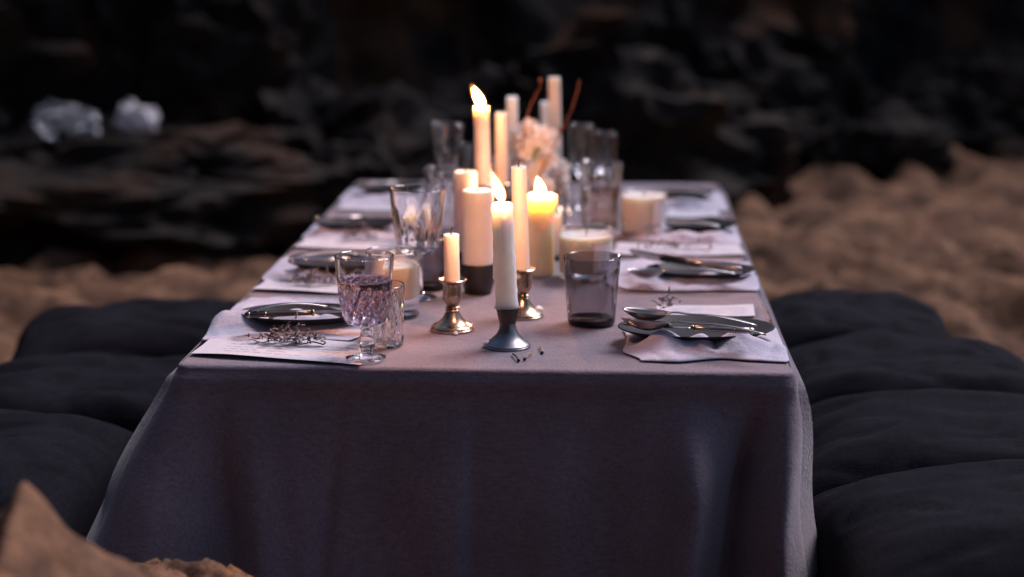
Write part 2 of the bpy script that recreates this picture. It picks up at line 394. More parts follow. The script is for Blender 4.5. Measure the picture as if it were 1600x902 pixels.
# sandstone rock close to the camera
PK = at(35, 748, Y=-0.62); QK = at(272, 884, Y=-0.28)
def tan_rock():
    nx = ny = 150; x0, x1, y0, y1 = -0.95, -0.14, -0.98, -0.125
    def fun(u, v_):
        x = x0 + (x1 - x0) * u; y = y0 + (y1 - y0) * v_
        dx, dy = x - PK.x, y - PK.y
        wob = 0.03 * N(x * 9, y * 9, 6)
        e = abs(dx) * (1.25 if dx < 0 else 0.80) + wob * sst(0, .05, abs(dx)) + (dy * 0.95 if dy > 0 else -dy * 0.45)
        h1 = PK.z - 0.95 * e - 0.8 * max(0, e - 0.13)
        h1 -= 0.085 * gs(dx, -0.045, 0.035) * gs(dy, -0.13, 0.08) + 0.035 * gs(dx, 0.055, 0.035) * gs(dy, -0.15, 0.09)
        d2 = math.hypot((x - QK.x) * 0.62, (y - QK.y) * 0.9)
        h2 = QK.z - 0.006 - 2.6 * max(0, d2 - 0.035) ** 1.35
        h = max(h1, h2) if abs(h1 - h2) > 0.03 else max(h1, h2) + (0.03 - abs(h1 - h2)) ** 2 / 0.12
        p = Vector((x, y, h))
        fl = sst(-0.01, 0.05, h2 - h1)
        h += 0.007 * fbm(p * 14, 4) + (0.0015 + 0.009 * fl) * (noise.ridged_multi_fractal(p * 30, 1, 2.1, 4, 1, 2) - 1.2) - 0.014 * fl * gs(N(x * 38, y * 38, 2), 0.35, 0.14)
        ed = min(u, 1 - u, v_, 1 - v_)
        h = -0.06 + (h + 0.06) * sst(0.0, 0.10, ed)
        return (x, y, max(h, -0.06))
    v, f = gridf(nx, ny, fun)
    return obj('sandstone_rock', v, f, M['tan_rock'])
tag(tan_rock(), 'pitted tan sandstone rock with a sharp peak beside the tablecloth', 'rock')

# ================================================================ table and cloth
HW, LEN = 0.425, 1.745
tb = empty('low_table', (0, LEN / 2, 0), label='low wooden table hidden under the mauve tablecloth', cat='table')
def box(x0, x1, y0, y1, z0, z1):
    v = [(x, y, z) for z in (z0, z1) for y in (y0, y1) for x in (x0, x1)]
    return v, [(0, 1, 3, 2), (4, 5, 7, 6), (0, 1, 5, 4), (2, 3, 7, 6), (0, 2, 6, 4), (1, 3, 7, 5)]
obj('table_top', *box(-HW + .012, HW - .012, -LEN / 2 + .012, LEN / 2 - .012, TZ - .030, TZ - .006), M['wood'], tb, smooth=False)
for sx in (-1, 1):
    for sy in (-1, 1):
        cx, cy_ = sx * 0.34, sy * 0.76
        obj('leg', *box(cx - .03, cx + .03, cy_ - .03, cy_ + .03, -.03, TZ - .031), M['wood'], tb, smooth=False)

def tablecloth():
    # perimeter samples: (point, outward normal, side, position on side)
    rc = 0.022; S = []
    def side(p0, p1, nrm, name, n):
        for i in range(n):
            t = i / n; S.append((Vector(p0).lerp(Vector(p1), t), Vector(nrm), name))
    def corner(c, a0, name, n=34):
        for i in range(n):
            a = a0 + (math.pi / 2) * i / n
            S.append((Vector((c[0] + rc * math.cos(a), c[1] + rc * math.sin(a))), Vector((math.cos(a), math.sin(a))), name))
    x, y0, y1 = HW, 0.0, LEN
    side((-x + rc, y0), (x - rc, y0), (0, -1), 'F', 210)
    corner((x - rc, y0 + rc), -math.pi / 2, 'FR')
    side((x, y0 + rc), (x, y1 - rc), (1, 0), 'R', 200)
    corner((x - rc, y1 - rc), 0, 'BR')
    side((x - rc, y1), (-x + rc, y1), (0, 1), 'B', 90)
    corner((-x + rc, y1 - rc), math.pi / 2, 'BL')
    side((-x, y1 - rc), (-x, y0 + rc), (-1, 0), 'L', 200)
    corner((-x + rc, y0 + rc), math.pi, 'FL')
    n = len(S); v, rows = [], []
    def zt(px, py):
        return TZ - 0.0006 + 0.0006 * N(px * 9, py * 9, 2)
    ctr = Vector((0, LEN / 2))
    for k in (0.02, 0.2, 0.4, 0.58, 0.72, 0.83, 0.91, 0.96, 0.985):
        row = []
        for p, nr, nm in S:
            q = ctr + (p - ctr) * k
            row.append(len(v)); v.append((q.x, q.y, zt(q.x, q.y)))
        rows.append(row)
    er = 0.007
    for a in (0, 25, 50, 75, 90):
        row = []
        for p, nr, nm in S:
            sag = 0.0035 * gs(p.x, -0.05, 0.3) if nm == 'F' else 0
            q = p - nr * er * (1 - math.sin(R(a)))
            row.append(len(v)); v.append((q.x, q.y, zt(q.x, q.y) - er * (1 - math.cos(R(a))) - sag * math.sin(R(a)) * 0.3))
        rows.append(row)
    D = TZ - 0.012; nd = 46
    for j in range(1, nd + 1):
        t = j / nd; d = D * t; row = []
        for p, nr, nm in S:
            x_, y_ = p.x, p.y
            s = x_ if nm in 'FB' else y_
            o = Vector((0, 0))
            lo = 0.5 * min(1, d / 0.03) * 0.010
            if nm in ('F', 'FL', 'FR'):
                # board edge: cloth steps back a little under the table top, then swings out
                o += Vector((0, -1)) * (0.004 * sst(0, .01, d) - 0.005 * sst(0.012, 0.035, d) + 0.055 * (d / D) ** 1.2)
                g = sst(0.0, 0.20, d)
                o += Vector((0, -1)) * g * (0.022 * gs(x_, -0.055, 0.05) * (1 - sst(-.030, -.012, x_)) + 0.004 * math.sin(x_ * 23 + 1) + 0.012 * gs(x_, 0.10, .04) + 0.010 * gs(x_, 0.215, .03) - 0.008 * gs(x_ + .12 * d, -.19, .012) + .006 * gs(x_, -.27 + .1 * d, .02)
                                            + 0.006 * N(x_ * 8, d * 6, 4))
                g2 = sst(0.01, 0.16, d)
                c1 = 0.315 - 0.10 * max(0, 0.12 - d); c2 = 0.372; c3 = 0.412
                o += Vector((0.1, -1)) * g2 * (0.055 * gs(x_, c1 - 0.02 - .1 * d, 0.035) - 0.048 * gs(x_, c2 - .12 * d, 0.018) + 0.040 * gs(x_, c3 - .05 * d, 0.016))
                gl = sst(0.015, 0.20, d)
                o += Vector((-0.3, -1)) * gl * (-0.034 * gs(x_, -0.365 + .1 * d, 0.022) + 0.016 * gs(x_, -0.31 + .1 * d, 0.02))
            else:
                o += nr * (0.010 * sst(0, .02, d) + 0.014 * d / D)
                g = sst(0.0, 0.22, d)
                o += nr * g * (0.010 * math.sin(s * 31 + 2 * math.sin(s * 9)) + 0.008 * N(s * 13, d * 5, 8))
            # gathered cones of cloth at the corners
            wl = gs((p - Vector((-HW, 0))).length, 0, 0.10)
            o += (Vector((-0.20 * d - 0.08 * d * math.sin(min(1, d / .2) * 3.1), -0.02 * d)) + nr * (0.30 * d)) * wl
            wr = gs((p - Vector((HW, 0.01))).length, 0, 0.07)
            o += Vector((-0.01 * d + 0.004 * math.sin(d * 26) * sst(0, .05, d), -0.04 * d)) * wr + nr * (0.07 * d) * wr
            wr2 = gs(y_, 0.10, 0.06) if nm == 'R' else 0
            o += Vector((0.010 * math.sin(d * 24) * sst(0, .04, d), 0)) * wr2
            for cx, cy2 in ((-HW, LEN), (HW, LEN)):
                wb = gs((p - Vector((cx, cy2))).length, 0, 0.10)
                o += Vector((math.copysign(0.35, cx) * d, 0.25 * d)) * wb
            q = p + o
            zz = TZ - er - d
            row.append(len(v)); v.append((q.x, q.y, zz))
        rows.append(row)
    f = []
    for a, b in zip(rows, rows[1:]):
        for i in range(n):
            k = (i + 1) % n; f.append((a[i], a[k], b[k], b[i]))
    f.append(tuple(rows[0]))
    return obj('tablecloth', v, f, M['cloth'])
tag(tablecloth(), 'mauve grey linen tablecloth hanging in folds over the low table', 'tablecloth')

# ================================================================ floor cushions
def cushion(cx, cy2, hx, hy, top, rz, seed, label, tilt=0.0):
    nx = ny = 64; S = seed * 5.3
    def sheet(sgn):
        def fun(u, v_):
            a, b = u * 2 - 1, v_ * 2 - 1
            a = math.sin(a * math.pi / 2); b = math.sin(b * math.pi / 2)
            e = max(0, (1 - abs(a) ** 2.4)) * max(0, (1 - abs(b) ** 2.4))
            h = e ** 0.30
            pin = 1 - 0.07 * (1 - b * b) * abs(a) ** 3
            pin2 = 1 - 0.07 * (1 - a * a) * abs(b) ** 3
            x = a * hx * pin; y = b * hy * pin2
            wr = 0.010 * fbm((a * 2.2 + S, b * 2.2, S), 3) * h
            ang = math.atan2(b, a); rr = math.hypot(a, b)
            wr += 0.0035 * math.sin(ang * 9 + S + 4 * N(a * 1.5, b * 1.5, S)) * sst(0.6, 1.15, rr) * h
            wr += 0.009 * (0.4 - abs(N(a * 1.8 + S, b * 3.0, S))) * h - 0.006 * gs(N(a * 1.3 + 3, b * 2.2 + S, S), 0.0, 0.05) * h - .018 * gs(a, .1 * math.sin(S), .5) * gs(b, .1 * math.cos(S), .5)
            mid = top * 0.42
            if sgn > 0: z = mid + (top - mid) * h + wr * 1.3 + tilt * a * hx * h
            else: z = mid - (mid + 0.01) * min(1, h * 1.6)
            return (x, y, z)
        return gridf(nx, ny, fun)
    v, f = join([sheet(1), sheet(-1)])
    bm = bmesh.new(); bv = [bm.verts.new(p) for p in v]
    for q in f: bm.faces.new([bv[i] for i in q])
    bmesh.ops.remove_doubles(bm, verts=bm.verts[:], dist=0.0008)
    bm.verts.index_update()
    V = [tuple(p.co) for p in bm.verts]; F = [tuple(p.index for p in q.verts) for q in bm.faces]; bm.free()
    o = obj('floor_cushion', V, F, M['cushion']); o.location = (cx, cy2, 0.0); o.rotation_euler = (0, 0, R(rz))
    rim = []
    for i in range(160):
        tt = 4 * i / 160; k_ = int(tt); q_ = math.sin(((tt - k_) * 2 - 1) * math.pi / 2)
        a, b = ((q_, -1), (1, q_), (-q_, 1), (-1, -q_))[k_]
        rim.append((a * hx * (1 - .07 * (1 - b * b) * abs(a) ** 3), b * hy * (1 - .07 * (1 - a * a) * abs(b) ** 3), top * .42))
    tube('piping', rim + rim[:1], .0045, M['cushion'], o, 8)
    return tag(o, label, 'cushion', 'navy floor cushions along the table')
cushion(0.81, -0.06, 0.37, 0.235, 0.275, 3, 1, 'plump navy floor cushion nearest the hanging front of the tablecloth, smoked tumbler side')
cushion(0.78, 0.36, 0.34, 0.225, 0.265, -3, 2, 'navy floor cushion beside the front plate with the two spoons')
cushion(0.705, 0.76, 0.265, 0.215, 0.262, 2, 3, 'creased navy floor cushion third along the smoked tumbler side')
cushion(0.655, 1.15, 0.215, 0.21, 0.262, -5, 4, 'navy floor cushion at the sandy far end of the smoked tumbler side')
cushion(-0.90, 0.16, 0.36, 0.245, 0.270, -4, 5, 'wide navy floor cushion next to the tan sandstone rock')
cushion(-0.735, 0.62, 0.275, 0.215, 0.240, 5, 6, 'rumpled navy floor cushion second along the wine glass side')
cushion(-0.745, 1.07, 0.29, 0.215, 0.245, 14, 7, 'navy floor cushion with a pointed corner third along the wine glass side')

# ================================================================ things on the table
def flame(parent, z, h, lean, wdt=0.0055, dx=0.0):
    prof = []
    for i in range(15):
        t = i / 14
        r = wdt * (math.sin(math.pi * min(1, t * 1.05) ** 0.62) ** 0.9 if t < 0.95 else 0)
        prof.append((max(r, 0), t * h))
    prof[0] = (0.0, 0); prof[-1] = (0, h)
    o = lathe('flame', prof, FM(h), parent, 16, lean=lambda q: (lean * (q / h) ** 1.3 * h, 0), sharp=None)
    o.location = (dx, 0, z)
    gas = [(0.0, -.10 * h)] + [(wdt * 1.45 * math.sin(math.pi * (i / 12) ** .75) ** .8, h * (-.10 + 1.28 * i / 12)) for i in range(1, 12)] + [(0, h * 1.18)]
    g = lathe('gas', gas, M['gas'], o, 16, lean=lambda q: (lean * (max(0, q) / h) ** 1.3 * h, 0), sharp=None)
    return o
_fm = {}
def FM(h):
    k = round(h, 3)
    if k not in _fm: _fm[k] = flame_mat('candle_flame', h)
    return _fm[k]
def wick(parent, z, h=0.010, dx=0.003):
    o = tube('wick', [(0, 0, -0.004), (0, 0, h * 0.5), (dx * 0.4, 0, h * 0.8), (dx, 0, h)], 0.0011, M['wick'], parent, 6)
    o.location = (0, 0, z); return o
def candle(loc, h, r, label, mat='wax', lit=False, tilt=(0, 0), taper=0.9, drips=0, melt=0.0, fl=(0.032, -0.35, 0.0055), seed=1, burnt=True, dip=0.004, group='candles on the table'):
    S = seed * 3.1
    def rf(a, rr, z):
        q = rr * (1 + 0.025 * N(math.cos(a) * 1.5 + S, math.sin(a) * 1.5, z * 30))
        if drips:
            for k in range(drips):
                a0 = (k * 2.4 + S) % 6.283; zl = h * (0.0 if k % 2 else 0.25 * (k % 3))
                dd = math.atan2(math.sin(a - a0), math.cos(a - a0))
                if z > zl: q += r * (0.24 + .14 * gs(z, zl + .006, .006)) * gs(dd, 0, 0.22) * (0.5 + 0.8 * abs(N(z * 60, k * 7, S)))
            q += r * 0.05 * N(z * 90, a * 0.6, S)
        if melt: q += melt * r * sst(0.70, 0.99, z / h) * (0.25 + gs(math.atan2(math.sin(a + .3), math.cos(a + .3)), 0, .5) + .2 * N(math.cos(a) * 2, math.sin(a) * 2, z * 40))
        return q
    prof = [(0, 0)] + [(r * (1 + (0.10 if drips and t < .02 else 0)) * (1 - (1 - taper) * t), h * t) for t in [0, 0.01, 0.03] + [i / 24 for i in range(1, 24)] + [0.98, 0.993]]
    rt = r * taper
    prof += [(rt * 0.93, h), (rt * 0.80, h - 0.0006), (rt * 0.6, h - dip * 0.7), (rt * 0.3, h - dip), (0, h - dip)]
    o = lathe('candle', prof, M[mat], None, 40, rf=rf, sharp=None)
    o.location = loc; o.rotation_euler = (R(tilt[0]), R(tilt[1]), 0)
    tag(o, label, 'candle', group)
    wick(o, h - dip, 0.011 if burnt else 0.008)
    if lit: flame(o, h - dip + 0.006, *fl[:2], wdt=fl[2])
    return o
def stick_tall(loc, H, rb, label, mat='silver', rz=0, waxy=True, seed=0):
    """turned candlestick: stepped foot, knop, vase-shaped cup with a lipped drip rim"""
    o = empty('candlestick', loc, rz, label, 'candlestick', 'turned candlesticks')
    k = rb / 0.033
    foot = [(0, 0), (rb, 0), (rb * 1.0, H * .03), (rb * .93, H * .055), (rb * .96, H * .075), (rb * .86, H * .11), (rb * .80, H * .115), (rb * .60, H * .17), (rb * .42, H * .26), (rb * .30, H * .36), (0, H * .36)]
    lathe('foot', foot, M[mat], o, 56, sharp=35)
    stem = [(0, H * .355), (rb * .30, H * .36), (rb * .34, H * .39), (rb * .27, H * .42), (rb * .33, H * .45), (rb * .24, H * .48), (0, H * .48)]
    lathe('stem', stem, M[mat], o, 40, sharp=35)
    rr = rb * .45
    cup = [(0, H * .475), (rb * .26, H * .48), (rr * .95, H * .60), (rr * 1.0, H * .72), (rr * .92, H * .86), (rr * .98, H * .91), (rb * .62, H * .955), (rb * .66, H * .985), (rb * .60, H), (rr * .92, H * .985), (rr * .86, H * .80), (0, H * .78)]
    lathe('cup', cup, M[mat], o, 48, sharp=35)
    if waxy:
        rnd = random.Random(seed)
        for q in range(3):
            a = rnd.uniform(-0.6, 0.9) + (2.6 if q == 2 else 0); rad = rb * (0.80 if q < 2 else 1.02)
            s_ = rnd.uniform(.0045, .007)
            d = lathe('wax_drip', [(0, -.4 * s_), (s_, 0), (s_ * .9, s_ * .5), (s_ * .4, s_ * .8), (0, s_ * .85)], M['wax'], o, 14, rf=lambda a_, r_, z_: r_ * (1 + .3 * math.sin(2 * a_ + q)), sharp=None)
            d.location = (rad * math.cos(a), rad * math.sin(a), H * (.10 if q < 2 else 0.0) + .001)
    return o
def stick_bell(loc, H, rb, label):
    """low pewter holder: flared bell foot and a conical wooden-dark cup"""
    o = empty('candlestick', loc, 0, label, 'candlestick', 'turned candlesticks')
    foot = [(0, 0), (rb, 0), (rb, H * .03), (rb * .965, H * .05), (rb * .98, H * .075), (rb * .93, H * .10), (rb * .70, H * .19), (rb * .50, H * .31), (rb * .38, H * .45), (rb * .35, H * .60), (0, H * .60)]
    lathe('foot', foot, M['pewter'], o, 64, sharp=35)
    cup = [(0, H * .595), (rb * .36, H * .60), (rb * .44, H * .80), (rb * .50, H * .97), (rb * .56, H * 1.0), (rb * .50, H * 1.0), (rb * .46, H * .985), (0, H * .983)]
    lathe('cup', cup, M['bronze'], o, 48, sharp=35)
    d = lathe('wax_drip', [(0, 0), (.009, 0), (.008, .003), (.004, .005), (0, .0055)], M['wax'], o, 18, sharp=None)
    d.location = (-rb * .80, -.004, H * .055)
    return o

# --- front trio
x, y = tab(793, 541); H1 = hgt(480, y, 790)
stick_bell((x, y, TZ), H1, 0.033, 'pewter candlestick with a bell foot and burnt matches in front')
candle((x - .002, y, TZ + H1 * 0.985), hgt(317, y, 783) - H1 * .985, 0.0152, 'lit white dripping taper candle in the pewter bell-foot holder', 'waxw', True, (0, -2.2), .80, 6, fl=(0.042, -0.30, 0.0068), seed=2)
x, y = tab(707, 515); H2 = hgt(436, y, 707)
stick_tall((x, y, TZ), H2, 0.0325, 'silver candlestick holding the short unlit candle stub', seed=3, rz=2.0)
candle((x, y, TZ + H2 * .80), hgt(366, y, 707) - H2 * .80, 0.0118, 'short unlit peach candle stub in a silver candlestick', 'wax', False, (0, -0.6), .97, dip=.001, seed=4)
x, y = tab(817, 494); H3 = hgt(419, y, 815)
stick_tall((x, y, TZ), H3, 0.0315, 'silver candlestick behind the pewter one, holding a tall unlit candle', seed=8, rz=.6)
candle((x - .002, y, TZ + H3 * .80), hgt(260, y, 811) - H3 * .80, 0.0128, 'tall unlit peach taper directly behind the dripping lit candle', 'wax', False, (0, -1.5), .93, dip=.001, seed=5)

# --- pillars
def cup_holder(loc, h, r, label):
    o = lathe('candle_cup', [(0, 0), (r * .72, 0), (r * .80, h * .03), (r * .98, h * .45), (r * 1.02, h * .96), (r * 1.0, h), (r * .95, h), (r * .93, h * .86), (0, h * .84)], M['dark_cup'], None, 48)
    o.location = loc; return tag(o, label, 'candle cup', 'charcoal candle cups')
x, y = tab(747, 458); h = hgt(411, y, 747)
cup_holder((x, y, TZ), h, 0.0275, 'charcoal cup under the thick white pillar candle')
candle((x, y, TZ + h * .87), hgt(297, y, 747) - h * .87, 0.0262, 'thick white pillar candle standing in a charcoal cup', 'wax', False, (0, 0), .97, dip=.003, seed=6)
x, y = tab(728, 425); h = hgt(390, y, 728)
cup_holder((x, y, TZ), h, 0.026, 'charcoal cup under the pillar candle half hidden behind the thick one')
candle((x, y, TZ + h * .87), hgt(268, y, 728) - h * .87, 0.021, 'white pillar candle half hidden behind the thick white one', 'wax', False, (0, 0), .97, dip=.003, seed=7)
x, y = tab(845, 430)
candle((x, y, TZ), hgt(304, y, 845), 0.0235, 'lit yellow glowing pillar candle with a melted lip', 'waxy', True, (0, 0), .95, 0, .20, fl=(0.030, -0.2, .0075), seed=8, dip=.007)
x, y = tab(862, 404); h = hgt(396, y, 862)
cup_holder((x, y, TZ), h, 0.026, 'low charcoal dish under the pillar candle behind the glowing one')
candle((x, y, TZ + h * .87), hgt(335, y, 862) - h * .87, 0.019, 'stubby pillar candle partly behind the glowing yellow pillar', 'waxp', False, (0, 0), .96, seed=9)

# --- back tapers
def taper(px, top, holder, Y, r, label, hl, mat='wax', lit=False, mt='silver', tilt=0, seed=1, rb=0.03, **k):
    p = at(px, holder, Y=Y); hh = p.z - TZ
    stick_tall((p.x, Y, TZ), hh, rb, hl, mt, waxy=False)
    q = at(px, top, Y=Y).z - TZ
    return candle((p.x, Y, TZ + hh * .80), q - hh * .80, r, label, mat, lit, (0, tilt), .92, seed=seed, **k)
taper(755, 167, 287, 0.86, .0150, 'lit taper candle with an orange glow behind the thick white pillar', 'dark candlestick of the lit taper behind the thick white pillar', 'wax', True, 'pewter', -1, 11, .033, fl=(0.034, -0.42, 0.0072))
taper(783, 176, 285, 1.02, .0120, 'stout peach taper next to the lit taper behind', 'silver candlestick of the stout peach taper', 'waxp', seed=12)
taper(800, 151, 280, 1.24, .0125, 'tall bluish white taper between the peach taper and the flowers', 'silver candlestick of the tall bluish white taper', 'waxw', seed=13)
taper(852, 159, 275, 1.44, .0100, 'thin white taper behind the tallest candle', 'silver candlestick of the thin white taper', 'waxw', seed=14, tilt=-.5)
taper(868, 121, 285, 1.30, .0136, 'tallest unlit taper candle rising behind the flowers', 'silver candlestick of the tallest taper behind the flowers', 'wax', seed=15, tilt=-1)

# --- flowers
def flowers():
    Y = 1.14; b = at(842, 345, Y=Y)
    o = empty('flower_vase', (b.x, Y, TZ), 0, 'bunch of white flowers with brown twigs in a dark vase', 'flowers')
    h = hgt(300, Y, 842)
    lathe('vase', [(0, 0), (.030, 0), (.034, .004), (.040, h * .4), (.034, h * .85), (.036, h), (.032, h), (.030, h * .85), (.034, h * .4), (0, .008)], M['dark_cup'], o, 40)
    rnd = random.Random(5)
    def blossom(c, nrm, s):
        parts = []
        nrm = nrm.normalized(); a = nrm.orthogonal().normalized(); bb = nrm.cross(a)
        for ring, (np_, rr, up) in enumerate(((6, 1.0, .25), (5, .65, .55), (3, .35, .8))):
            for k in range(np_):
                an = 2 * math.pi * (k + ring * .5 + rnd.uniform(-.15, .15)) / np_
                d = a * math.cos(an) + bb * math.sin(an); sd_ = nrm.cross(d)
                pr = rr * s * rnd.uniform(.85, 1.15)
                def fun(u, v_, d=d, sd_=sd_, pr=pr, up=up):
                    t = v_; wd = math.sin(math.pi * (.10 + .80 * t)) ** .55 * pr * .60
                    return d * (pr * t * (1 - .18 * abs(u * 2 - 1) ** 2)) + sd_ * (wd * (u * 2 - 1)) + nrm * (up * pr * t * t - .25 * pr * (abs(u * 2 - 1) ** 2) * t + .07 * pr * math.sin(6 * t + 7 * u))
                parts.append(gridf(6, 6, fun))
        v, f = join(parts)
        q = obj('blossom', v, f, M['petal'], o); q.location = c
    tp = hgt(200, Y, 842)
    for k in range(44):
        t = rnd.random(); z = h * .95 + (tp - h * .95) * t
        rad = .086 * math.sin(math.pi * (.26 + .62 * t)) * rnd.uniform(.45, 1)
        an = rnd.uniform(0, 6.283)
        c = Vector((rad * math.cos(an) - .006, rad * math.sin(an), z))
        blossom(c, Vector((c.x * 18, c.y * 18 - .4, .45 + rnd.uniform(-.3, .3))), rnd.uniform(.018, .028))
    def rel(px, py, dy=0.0):
        p = at(px, py, Y=Y + dy); return Vector((p.x - b.x, dy, p.z - TZ))
    def twig(pts, r=.0013):
        P = [Vector(p) for p in pts]; Q = []
        for i in range(len(P) - 1):
            for k in range(5):
                Q.append(P[i].lerp(P[i + 1], k / 5) + Vector((rnd.uniform(-1, 1), rnd.uniform(-1, 1), rnd.uniform(-1, 1))) * .0007)
        Q.append(P[-1]); return tube('twig', Q, [r * (1.3 - .6 * i / len(Q)) for i in range(len(Q))], M['twig'], o, 6)
    def bud(p, s, m='hip', nm='bud'):
        q = lathe(nm, [(0, -s), (s * .7, -s * .7), (s, 0), (s * .75, s * .65), (s * .3, s), (0, s * 1.3)], M[m], o, 12, sharp=None); q.location = p
    twig([rel(815, 235, -.05), rel(819, 210, -.055), rel(822, 185, -.055), rel(832, 158, -.05), rel(842, 140, -.05), rel(846, 128, -.05)])
    bud(rel(844, 125, -.05), .0036, 'twig'); bud(rel(819, 212, -.058), .0042, 'twig'); bud(rel(809, 214, -.055), .005, 'petal')
    twig([rel(828, 300, -.07), rel(845, 270, -.075), rel(862, 235, -.075), rel(877, 205, -.07), rel(892, 175, -.065), rel(900, 150, -.06), rel(906, 125, -.06)], .0015)
    bud(rel(875, 203, -.072), .0040, 'twig'); bud(rel(848, 256, -.08), .0058)
    twig([rel(848, 254, -.08), rel(846, 243, -.08), rel(846, 230, -.078)], .0009)
    for (x0, y0, x1, y1) in ((831, 252, 841, 231), (846, 232, 833, 238)):
        A, B = rel(x0, y0, -.082), rel(x1, y1, -.082); d = B - A; s_ = Vector((d.z, 0, -d.x)).normalized() * .0045
        v, f = gridf(4, 7, lambda u, v_: A + d * v_ + s_ * ((u * 2 - 1) * math.sin(math.pi * v_)) + Vector((0, -.002 * math.sin(math.pi * u), 0)))
        obj('leaf', v, f, M['leaf'], o)
flowers()

# --- glassware
def shell(outer, th, base):
    """closed double wall from an outer profile that starts on the axis at z=0"""
    inner = [(max(r - th, 0.0005), z) for r, z in outer if z > base and r > 0]
    inner = list(reversed(inner)); rim = outer[-1]
    return outer + [(rim[0] - th * .5, rim[1] + th * .45)] + inner + [(inner[-1][0] * .9, base), (0, base)]
def diamond(n, k, amp, z0, z1):
    def rf(a, r, z):
        if z <= z0 or z >= z1: return r
        e = min(1, (z - z0) / .006, (z1 - z) / .006)
        c = min(abs(math.sin(n * a / 2 + k * z)), abs(math.sin(n * a / 2 - k * z)))
        return r - amp * e * (1 - min(1, c * 1.6))
    return rf
def put(o, loc, label, cat, group=None):
    o.location = loc; return tag(o, label, cat, group)
def smoothp(pts, n=6):
    out = []
    for i in range(len(pts) - 1):
        p0 = pts[max(i - 1, 0)]; p1, p2 = pts[i], pts[i + 1]; p3 = pts[min(i + 2, len(pts) - 1)]
        for k in range(n):
            t = k / n
            out.append(tuple(0.5 * ((2 * p1[c]) + (-p0[c] + p2[c]) * t + (2 * p0[c] - 5 * p1[c] + 4 * p2[c] - p3[c]) * t * t + (-p0[c] + 3 * p1[c] - 3 * p2[c] + p3[c]) * t ** 3) for c in (0, 1)))
    out.append(pts[-1]); return out

def crystal_goblet():
    x, y = tab(572, 563); Hh = hgt(403, y, 566); k = Hh / 0.150; z0 = TZ + .0035
    o = empty('wine_glass', (x, y, z0), 0, 'cut crystal wine glass of pale rose wine standing on the menu end', 'wine glass')
    foot = [(0, 0), (.029, 0), (.0295, .0012), (.027, .0026), (.016, .005), (.0085, .008)]
    stem = [(.0085, .008), (.0105, .013), (.0135, .019), (.0125, .026), (.0085, .033), (.0072, .040), (.0085, .046)]
    bowl = [(.0085, .046), (.020, .0500), (.0285, .055), (.0325, .064), (.036, .080), (.039, .105), (.0425, .1495)]
    foot, stem, bowl = ([(r * k, z * k) for r, z in q] for q in (foot, smoothp(stem), smoothp(bowl, 9)))
    outer = [(0, 0)] + foot[1:] + stem[1:] + bowl[1:]
    th, base = .0024 * k, .0535 * k
    inner = [(r - th, z) for r, z in bowl if z > base + .002]
    prof = outer + [(outer[-1][0] - th * .5, outer[-1][1] + .0009)] + list(reversed(inner)) + [(inner[0][0] * .6, base), (0, base - .001)]
    cut = diamond(13, 88, .0036 * k, .052 * k, .112 * k); fac = lambda a, r, z: r * (1 - .09 * abs(math.sin(3 * a))) if .010 * k < z < .044 * k else (r * (1 - .02 * abs(math.sin(9 * a))) if z < .009 * k and r > .012 else r)
    omax = {round(z, 6): r for r, z in bowl}
    def rf(a, r, z):
        r2 = fac(a, r, z)
        if omax.get(round(z, 6)) == r: r2 = cut(a, r2, z)
        return r2
    lathe('glass', prof, M['glass'], o, 132, rf=rf, sharp=28)
    lv = .1155 * k
    liq = [(0, base - .0006)] + [(inner[0][0] * .6 , base + .0002)] + [(r + .0003, z) for r, z in inner if z < lv] 
    rl = liq[-1][0] + .0006
    liq += [(rl, lv), (rl - .001, lv - .0006), (rl * .5, lv - .0008), (0, lv - .0008)]
    lathe('wine', liq, M['rose'], o, 64, sharp=50)
    return o
crystal_goblet()
def tumbler(px, py, top, r0, r1, label, mat='glass', rf=None, th=.0022, base=.008, n=64, group=None, drink=0, name='tumbler', cat='tumbler', bulge=0, Y=None, dm='rose', zoff=.001):
    if Y is None: x, y = tab(px, py)
    else: p = at(px, py, Y=Y); x, y = p.x, Y
    h = hgt(top, y, px)
    o = empty(name, (x, y, TZ + zoff), 0, label, cat, group)
    outer = [(0, 0.0006), (r0 * .82, 0), (r0 * .96, .0008), (r0, .004)] + [(r0 + (r1 - r0) * t + bulge * math.sin(math.pi * t), .004 + (h - .004) * t) for t in [i / 18 for i in range(1, 19)]]
    prof = shell(outer, th, base)
    om = {(round(r, 6), round(z, 6)) for r, z in outer}
    r_f = (lambda a, r, z: rf(a, r, z) if (round(r, 6), round(z, 6)) in om else r) if rf else None
    lathe('glass', prof, M[mat], o, n, rf=r_f, sharp=28)
    if drink:
        ins = [(r - th + .0003, z) for r, z in outer if base + .001 < z < h * drink]
        rl = ins[-1][0] + .0004
        lathe('drink', [(0, base - .0004), (ins[0][0] * .9, base - .0002)] + ins + [(rl, h * drink), (rl * .9, h * drink - .0006), (0, h * drink - .0007)], M[dm], o, 48)
    return o
tumbler(598, 540, 446, .030, .033, 'cut crystal tumbler tucked behind the rose wine glass', rf=diamond(15, 62, .0034, .008, .074), n=156)
tumbler(924, 506, 402, .036, .0432, 'empty smoked grey glass tumbler beside the front plate', 'smoke', th=.0018, base=.009)
tumbler(673, 452, 372, .024, .030, 'smoked dark glass behind the short candle stub', 'smoke', th=.0022, bulge=.003)
